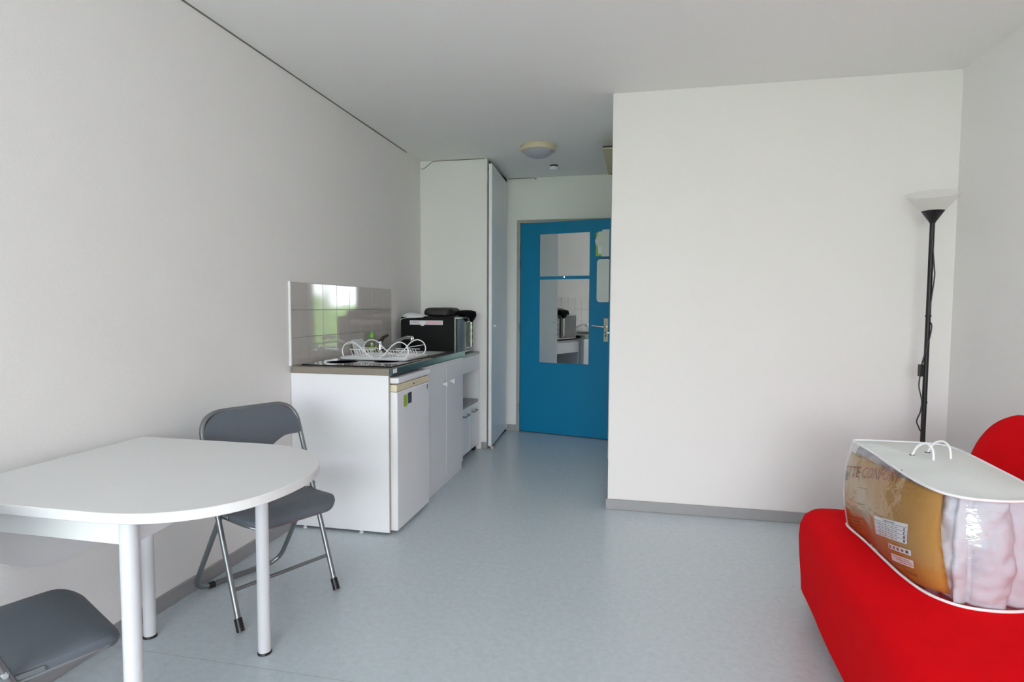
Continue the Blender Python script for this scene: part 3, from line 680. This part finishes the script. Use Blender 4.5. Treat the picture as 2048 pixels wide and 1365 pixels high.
# ------------------------------------------------------------------ red sofa
so = thing('sofa', 'red fabric-covered sofa bed against the right wall', 'sofa', (2.9, 1.65, 0))
SXF, SXB, SYN, SYF = 2.535, 3.20, 0.62, 2.615
def dist_outline(ins, z, k=0.0):
    pts = rrect(SXF+ins, SXB-ins*0.3, SYN+ins, SYF-ins, [0.06, max(0.02, 0.09-ins*0.3), max(0.02, 0.09-ins*0.3), 0.06], 10)
    res = []
    # resample evenly
    L_ = [0]
    P_ = [Vector((x, y, 0)) for x, y in pts]; P_.append(P_[0])
    for a, b_ in zip(P_, P_[1:]): L_.append(L_[-1]+(b_-a).length)
    n = 150
    for i in range(n):
        s = L_[-1]*i/n; j = 0
        while L_[j+1] < s: j += 1
        f = (s-L_[j])/max(1e-9, L_[j+1]-L_[j]); p = P_[j].lerp(P_[j+1], f)
        wob = noise.noise(Vector((p.x*3.2, p.y*3.2, z*5)))
        cx_, cy_ = (SXF+SXB)/2, (SYN+SYF)/2
        dirv = Vector((p.x-cx_, (p.y-cy_)*0.3, 0)).normalized()
        p = p + dirv*wob*0.012; p.x -= 0.055*(SYF-p.y)*max(0, (SXB-p.x)/(SXB-SXF))
        zz = z + (0.006*noise.noise(Vector((p.x*2.5, p.y*2.5, 3))) if z > 0.3 else 0.010*noise.noise(Vector((p.x*4, p.y*4, 1))) if z < 0.1 else 0)
        res.append(Vector((p.x, p.y, zz)))
    return res
rings = [dist_outline(0.05, 0.07), dist_outline(0.03, 0.062), dist_outline(0.010, 0.08), dist_outline(0.006, 0.14), dist_outline(0.002, 0.22), dist_outline(0.0, 0.30), dist_outline(0.002, 0.35), dist_outline(0.012, 0.385), dist_outline(0.03, 0.405), dist_outline(0.06, 0.415), dist_outline(0.11, 0.418), dist_outline(0.18, 0.418), dist_outline(0.25, 0.418), dist_outline(0.31, 0.418)]
obj('seat', loft(B(), rings), M_red, so, True)
# backrest: tilted rounded pad
bl = 0.66; tilt = math.radians(20)
b0 = Vector((3.065, 0, 0.36)); bv = Vector((math.sin(tilt), 0, math.cos(tilt))); bn = Vector((-math.cos(tilt), 0, math.sin(tilt)))
def bring(ins, off):
    return [b0 + Vector((0, y, 0)) + bv*v_ + bn*off for y, v_ in rrect(SYN+ins, 2.655-ins, 0.0+ins*0.5, 0.53-ins, [max(0.03, 0.19-ins), max(0.03, 0.19-ins), 0.04, 0.04], 12)]
obj('backrest', loft(B(), [bring(0.03, -0.14), bring(0.008, -0.125), bring(0, -0.09), bring(0, -0.05), bring(0.006, -0.022), bring(0.022, -0.004), bring(0.055, 0.004), bring(0.12, 0.008), bring(0.2, 0.010)]), M_red, so, True)
for x in (2.68, 3.10):
    for y in (0.8, 2.45): obj('leg', lathe(B(), (x, y, 0), [(0.02, 0), (0.025, 0.09)], 16), M_black, so, True)

# ------------------------------------------------------------------ duvet bag on the sofa
BZ0, BZ1 = 0.418, 0.742
bc = thing('duvet_bag', 'clear plastic storage bag holding white duvet on red sofa', 'duvet bag', (2.82, 2.07, BZ0))
base_pts = [(2.648, 2.365), (2.655, 2.20), (2.658, 2.05), (2.664, 1.93), (2.685, 1.83), (2.735, 1.772), (2.81, 1.758), (2.89, 1.775), (2.955, 1.82), (2.985, 1.93), (2.988, 2.08), (2.985, 2.25), (2.965, 2.36), (2.90, 2.392), (2.80, 2.397), (2.70, 2.392)]
PER = catmull([(x, y, 0) for x, y in base_pts], 10, closed=True)
PL = [0.0]
for a, b_ in zip(PER, PER[1:]+PER[:1]): PL.append(PL[-1]+(b_-a).length)
PC = Vector((2.82, 2.07, 0))
def per(s):
    s = s % PL[-1]; j = 0
    while PL[j+1] < s: j += 1
    a = PER[j]; b_ = PER[(j+1) % len(PER)]; f = (s-PL[j])/(PL[j+1]-PL[j])
    p = a.lerp(b_, f); t = (b_-a).normalized(); n = Vector((-t.y, t.x, 0))
    if n.dot(p-PC) < 0: n = -n
    return p, n
def bagz(t):      # the top sags toward the camera end
    return 0
def wallpt(s, t, off):
    """t 0..1 bottom seam to top seam"""
    p, n = per(s)
    bul = 0.020*math.sin(PI*min(1, max(0, t)))
    top = BZ1 - 0.022*min(1, max(0, (2.30-p.y)/0.5))
    z = BZ0+0.004 + (top-BZ0-0.004)*t
    q_ = p + n*(off+bul-0.012*(t**3)); return Vector((q_.x, q_.y, z))
NS, NT = 150, 34
# duvet body with vertical folds
def duv(s, t):
    fx = (s-0.64)/0.118
    lob = abs(math.sin(fx*PI)) ** 0.55
    cr = 1.0*(1-lob)*0.034 if 0.5 < s < 1.3 else 0.35*(1-lob)*0.02
    hz = 0.010*abs(math.sin((t*2.6+0.5*math.sin(s*23)+0.15)*PI)) ** 0.6
    nz = 0.014*noise.noise(Vector((s*14, t*6, 0.5))) + 0.008*noise.noise(Vector((s*34, t*14, 2.5)))
    return wallpt(s, t, min(-0.002, (-0.012 if 0.6 < s < 1.6 else -0.034) - cr + hz*0.8 + nz) if 0.6 < s < 1.6 else min(-0.012, -0.034 - cr + hz*0.8 + nz))
rings = []
for j in range(NT+1):
    t = j/NT; rings.append([duv(PL[-1]*i/(NS*1.6), t*0.985) for i in range(int(NS*1.6))])
bm = loft(B(), rings, True, True)
obj('duvet', bm, M_duvet, bc, 'all', label='puffy white folded duvet')
# clear film
rings = []
for j in range(NT+1):
    t = j/NT; ring_ = []
    for i in range(NS):
        s = PL[-1]*i/NS
        ring_.append(wallpt(s, t, 0.0015*noise.noise(Vector((s*20, t*9, 7)))))
    rings.append(ring_)
obj('clear_film', loft(B(), rings, True, False), M_film, bc, 'all')
# white top panel
def topz(x, y):
    e = min(1, max(0, (2.30-y)/0.5)); return BZ1-0.022*e
rings = []
for k, ins in enumerate((0, 0.1, 0.25, 0.45, 0.7, 0.92)):
    ring_ = []
    for i in range(NS):
        p = wallpt(PL[-1]*i/NS, 1.0, 0.0); c_ = Vector((2.82, 2.07, p.z)); q_ = p.lerp(c_, ins)
        z = topz(q_.x, q_.y)+0.016*math.sin(min(1, ins*1.3)*PI/2) + 0.006*noise.noise(Vector((q_.x*9, q_.y*9, 0)))*min(1, ins*4)
        ring_.append(Vector((q_.x, q_.y, z)))
    rings.append(ring_)
obj('top_panel', loft(B(), rings, False, True), M_bagtop, bc, 'all', label='white fabric top panel')
# piping
for t, nm in ((1.0, 'top_piping'), (0.0, 'bottom_piping')):
    obj(nm, tb([wallpt(PL[-1]*i/NS, t, 0.001)+Vector((0, 0, 0.001 if t else 0.002)) for i in range(NS)], 0.0042, 8, closed=True), M_plastic, bc, True)
obj('corner_piping', tb([wallpt(PL[-1]-0.02, k/10, 0.001) for k in range(11)], 0.003, 8), M_plastic, bc, True)
# handles
def tz(x, y): return topz(x, y)+0.012
for a, b_ in (((2.765, 2.150), (2.800, 2.085)), ((2.830, 2.195), (2.865, 2.120))):
    mid = ((a[0]+b_[0])/2, (a[1]+b_[1])/2)
    h_ = obj('handle', tb(catmull([(a[0], a[1], tz(*a)), (a[0]*.8+b_[0]*.2+0.004, a[1]*.8+b_[1]*.2, tz(*a)+0.035), (mid[0]+0.010, mid[1], tz(*mid)+0.05), (b_[0]*.85+a[0]*.15+0.006, b_[1]*.85+a[1]*.15, tz(*b_)+0.036), (b_[0], b_[1], tz(*b_))], 7), 0.0036, 8), M_plastic, bc, True)
    for p in (a, b_): obj('eyelet', lathe(B(), (p[0], p[1], tz(*p)), [(0.004, 0), (0.0085, 0.0005), (0.0085, 0.0015), (0.004, 0.002)], 14), M_dark, h_, True)

# printed insert: sheet on the left face, rotated about 13 degrees
RA = math.radians(13.4); OY, OZ = 2.365, 0.42
def yz2s(y): return max(0.0, (2.365-y)*1.006)
def facept(y, z, off):
    t = (z-BZ0-0.004)/((BZ1 - 0.022*min(1, max(0, (2.30-y)/0.5)))-BZ0-0.004)
    return wallpt(yz2s(y), t, off)
M_insert = mat('orange_printed_insert', 'c08a3c', 0.45, spec=0.4, var=0.0)
nt = M_insert.node_tree; b = nt.nodes['Principled BSDF']
geo = nt.nodes.new('ShaderNodeNewGeometry'); sx = nt.nodes.new('ShaderNodeSeparateXYZ'); 
tcn = nt.nodes.new('ShaderNodeTexCoord'); mpn = nt.nodes.new('ShaderNodeMapping'); mpn.vector_type = 'POINT'
nt.links.new(tcn.outputs['Object'], mpn.inputs[0])
nt.links.new(mpn.outputs[0], sx.inputs[0])
def mathn(op, a, b_=None, clamp=False):
    n = nt.nodes.new('ShaderNodeMath'); n.operation = op; n.use_clamp = clamp
    for i, v in enumerate((a, b_)):
        if v is None: continue
        if isinstance(v, (int, float)): n.inputs[i].default_value = v
        else: nt.links.new(v, n.inputs[i])
    return n.outputs[0]
nzt = nt.nodes.new('ShaderNodeTexNoise'); nzt.inputs['Scale'].default_value = 7; nt.links.new(tcn.outputs['Object'], nzt.inputs['Vector'])
nzv = mathn('MULTIPLY', mathn('SUBTRACT', nzt.outputs['Fac'], 0.5), 0.10)
# object coords: y from about +0.31 (far) to -0.31 (near); z from 0 up
redf = mathn('ADD', mathn('ADD', mathn('MULTIPLY', mathn('SUBTRACT', 0.085, sx.outputs['Z']), 9.0), mathn('MULTIPLY', sx.outputs['Y'], 1.3)), mathn('MULTIPLY', nzv, 5.0), True)
cream = mathn('SUBTRACT', 1.0, mathn('MULTIPLY', mathn('ABSOLUTE', mathn('ADD', mathn('ADD', sx.outputs['Y'], mathn('MULTIPLY', sx.outputs['Z'], -1.1)), nzv)), 6.0), True)
cr = nt.nodes.new('ShaderNodeMix'); cr.data_type = 'RGBA'; cr.inputs[6].default_value = lin('e6b560'); cr.inputs[7].default_value = lin('f2e2c6')
nt.links.new(mathn('MULTIPLY', cream, 0.85), cr.inputs[0])
cr2 = nt.nodes.new('ShaderNodeMix'); cr2.data_type = 'RGBA'; cr2.inputs[7].default_value = lin('cf6228')
nt.links.new(redf, cr2.inputs[0]); nt.links.new(cr.outputs[2], cr2.inputs[6]); nt.links.new(cr2.outputs[2], b.inputs['Base Color'])
# insert sheet as a grid over face coordinates; near edge slants
bm = B(); nu, nv = 44, 22; g = []
for i in range(nu+1):
    row = []
    for j in range(nv+1):
        v = j/nv; z = BZ0+0.006 + v*(0.700-BZ0-0.006)
        ynear = 1.775 + 0.035*((z-0.45)/0.25)
        y = 2.362 + (ynear-2.362)*i/nu
        ztop = 0.704 + 0.012*(2.36-y)/0.5
        zb = BZ0+0.008 + (0.022*max(0, (1.90-y)/0.13) if y < 1.90 else 0)
        z = zb + v*(ztop-zb)
        row.append(bm.verts.new(facept(y, z, -0.006)))
    g.append(row)
for i in range(nu):
    for j in range(nv): bm.faces.new((g[i][j], g[i+1][j], g[i+1][j+1], g[i][j+1]))
bmesh.ops.solidify(bm, geom=bm.faces[:], thickness=0.0008)
ins = obj('printed_insert', bm, M_insert, bc, 'all', label='orange printed cardboard insert')
def pr(a, c_, y0, z0):   # print frame at (y0,z0), rotated
    return (y0 - (a*math.cos(RA)) + 0.0*c_, z0 + a*math.sin(RA) + c_)
def patch(name, y0, z0, wd, ht, m_, off=-0.0040, nu=6):
    bm = B(); g = []
    for i in range(nu+1):
        g.append([bm.verts.new(facept(*pr(wd*i/nu, ht*j/2, y0, z0), off)) for j in range(3)])
    for i in range(nu):
        for j in range(2): bm.faces.new((g[i][j], g[i+1][j], g[i+1][j+1], g[i][j+1]))
    return obj(name, bm, m_, ins)
M_redink = mat('dark_red_ink', '8d2f22', 0.6, var=0.0)
bm = text_bm('ETTE CONFORT', 0.057, lambda a, c_: facept(*pr(a, c_, 2.362, 0.609), -0.0042), 0.90)
obj('lettering', bm, M_redink, ins, label='dark red lettering ETTE CONFORT')
def sub(name, y0, z0, a0, c0, wd, ht, m_, nu=2):
    y1, z1 = pr(a0, c0, y0, z0); return patch(name, y1, z1, wd, ht, m_, -0.0034, nu)
M_pale = mat('pale_ink', '9a999f', 0.7, var=0.0); M_brown = mat('brown_ink', '8a6430', 0.7, var=0.0)
patch('size_table', 2.105, 0.489, 0.212, 0.060, M_paper)
for k in range(1, 5): sub('table_line', 2.105, 0.489, 0.002, 0.060*k/5, 0.208, 0.0012, M_ink, 6)
for k in range(4):
    for q_ in range(6): sub('small_print', 2.105, 0.489, 0.035+0.022*q_, 0.0045+0.012*k, 0.015, 0.003, M_pale)
    sub('bed_icon', 2.105, 0.489, 0.194, 0.0025+0.012*k, 0.010 if k < 2 else 0.006, 0.0075, M_darklabel)
sub('table_title', 2.105, 0.489, 0.075, 0.0515, 0.07, 0.004, M_pale)
patch('care_strip', 2.012, 0.479, 0.135, 0.016, M_paper)
for k in range(5): sub('care_symbol', 2.012, 0.479, 0.008+0.025*k, 0.0035, 0.015, 0.009, M_darklabel if k == 4 else mat('grey_symbol', '8c8c90', 0.7))
patch('address_label', 2.000, 0.446, 0.13, 0.023, M_paper)
for k in range(3): sub('address_line', 2.000, 0.446, 0.012+0.022*k, 0.0165-0.006*k, 0.10-0.012*k, 0.0022, mat('pale_pink_ink', 'b77f80', 0.7))
patch('logo_line', 2.25, 0.598, 0.075, 0.003, M_brown, -0.0042, 3)
patch('logo_line', 2.235, 0.545, 0.05, 0.0025, M_brown, -0.0042, 3)
for k in range(4): patch('brown_text_line', 2.35, 0.462-0.012*k, 0.14-0.02*(k % 2), 0.003, M_brown, -0.0042, 4)
for k in range(5): patch('size_print', 1.925-0.013*k, 0.440+0.0031*k, 0.009, 0.008, M_brown, -0.0042, 2)
patch('lamp_mark', 2.352, 0.596, 0.022, 0.03, mat('slate_ink', '5d5f74', 0.7), -0.0042, 3)

# ------------------------------------------------------------------ outside the window (seen only in reflections)
M_court = mat('grey_green_court', 'a3a3a3', 0.9, var=0.2, vscale=3)
M_leaf = mat('tree_foliage', '6d8f42', 0.9, var=0.3, vscale=2)
struct('ground_outside', bx(-30, 34, -60, WY-0.16, -3.2, -3.0), M_court, 'court outside the window')
hg = thing('garden_hedge', 'long leafy hedge beyond the court outside', 'hedge', (2, -24, -3.0))
bm = B(); bmesh.ops.create_grid(bm, x_segments=140, y_segments=14, size=1.0)
for v in bm.verts:
    a = (v.co.y+1)*PI/2; x = 2+v.co.x*26
    h_ = 4.7 + 1.1*noise.noise(Vector((x*0.35, 0, 4))) + 0.5*noise.noise(Vector((x*1.3, a, 9)))
    d_ = 2.0 + 0.7*noise.noise(Vector((x*0.8, a*2, 2)))
    v.co = Vector((x, -24 - d_*math.cos(a), -3.0 + h_*math.sin(a)**0.6))
obj('foliage', bm, M_leaf, hg, 'all')
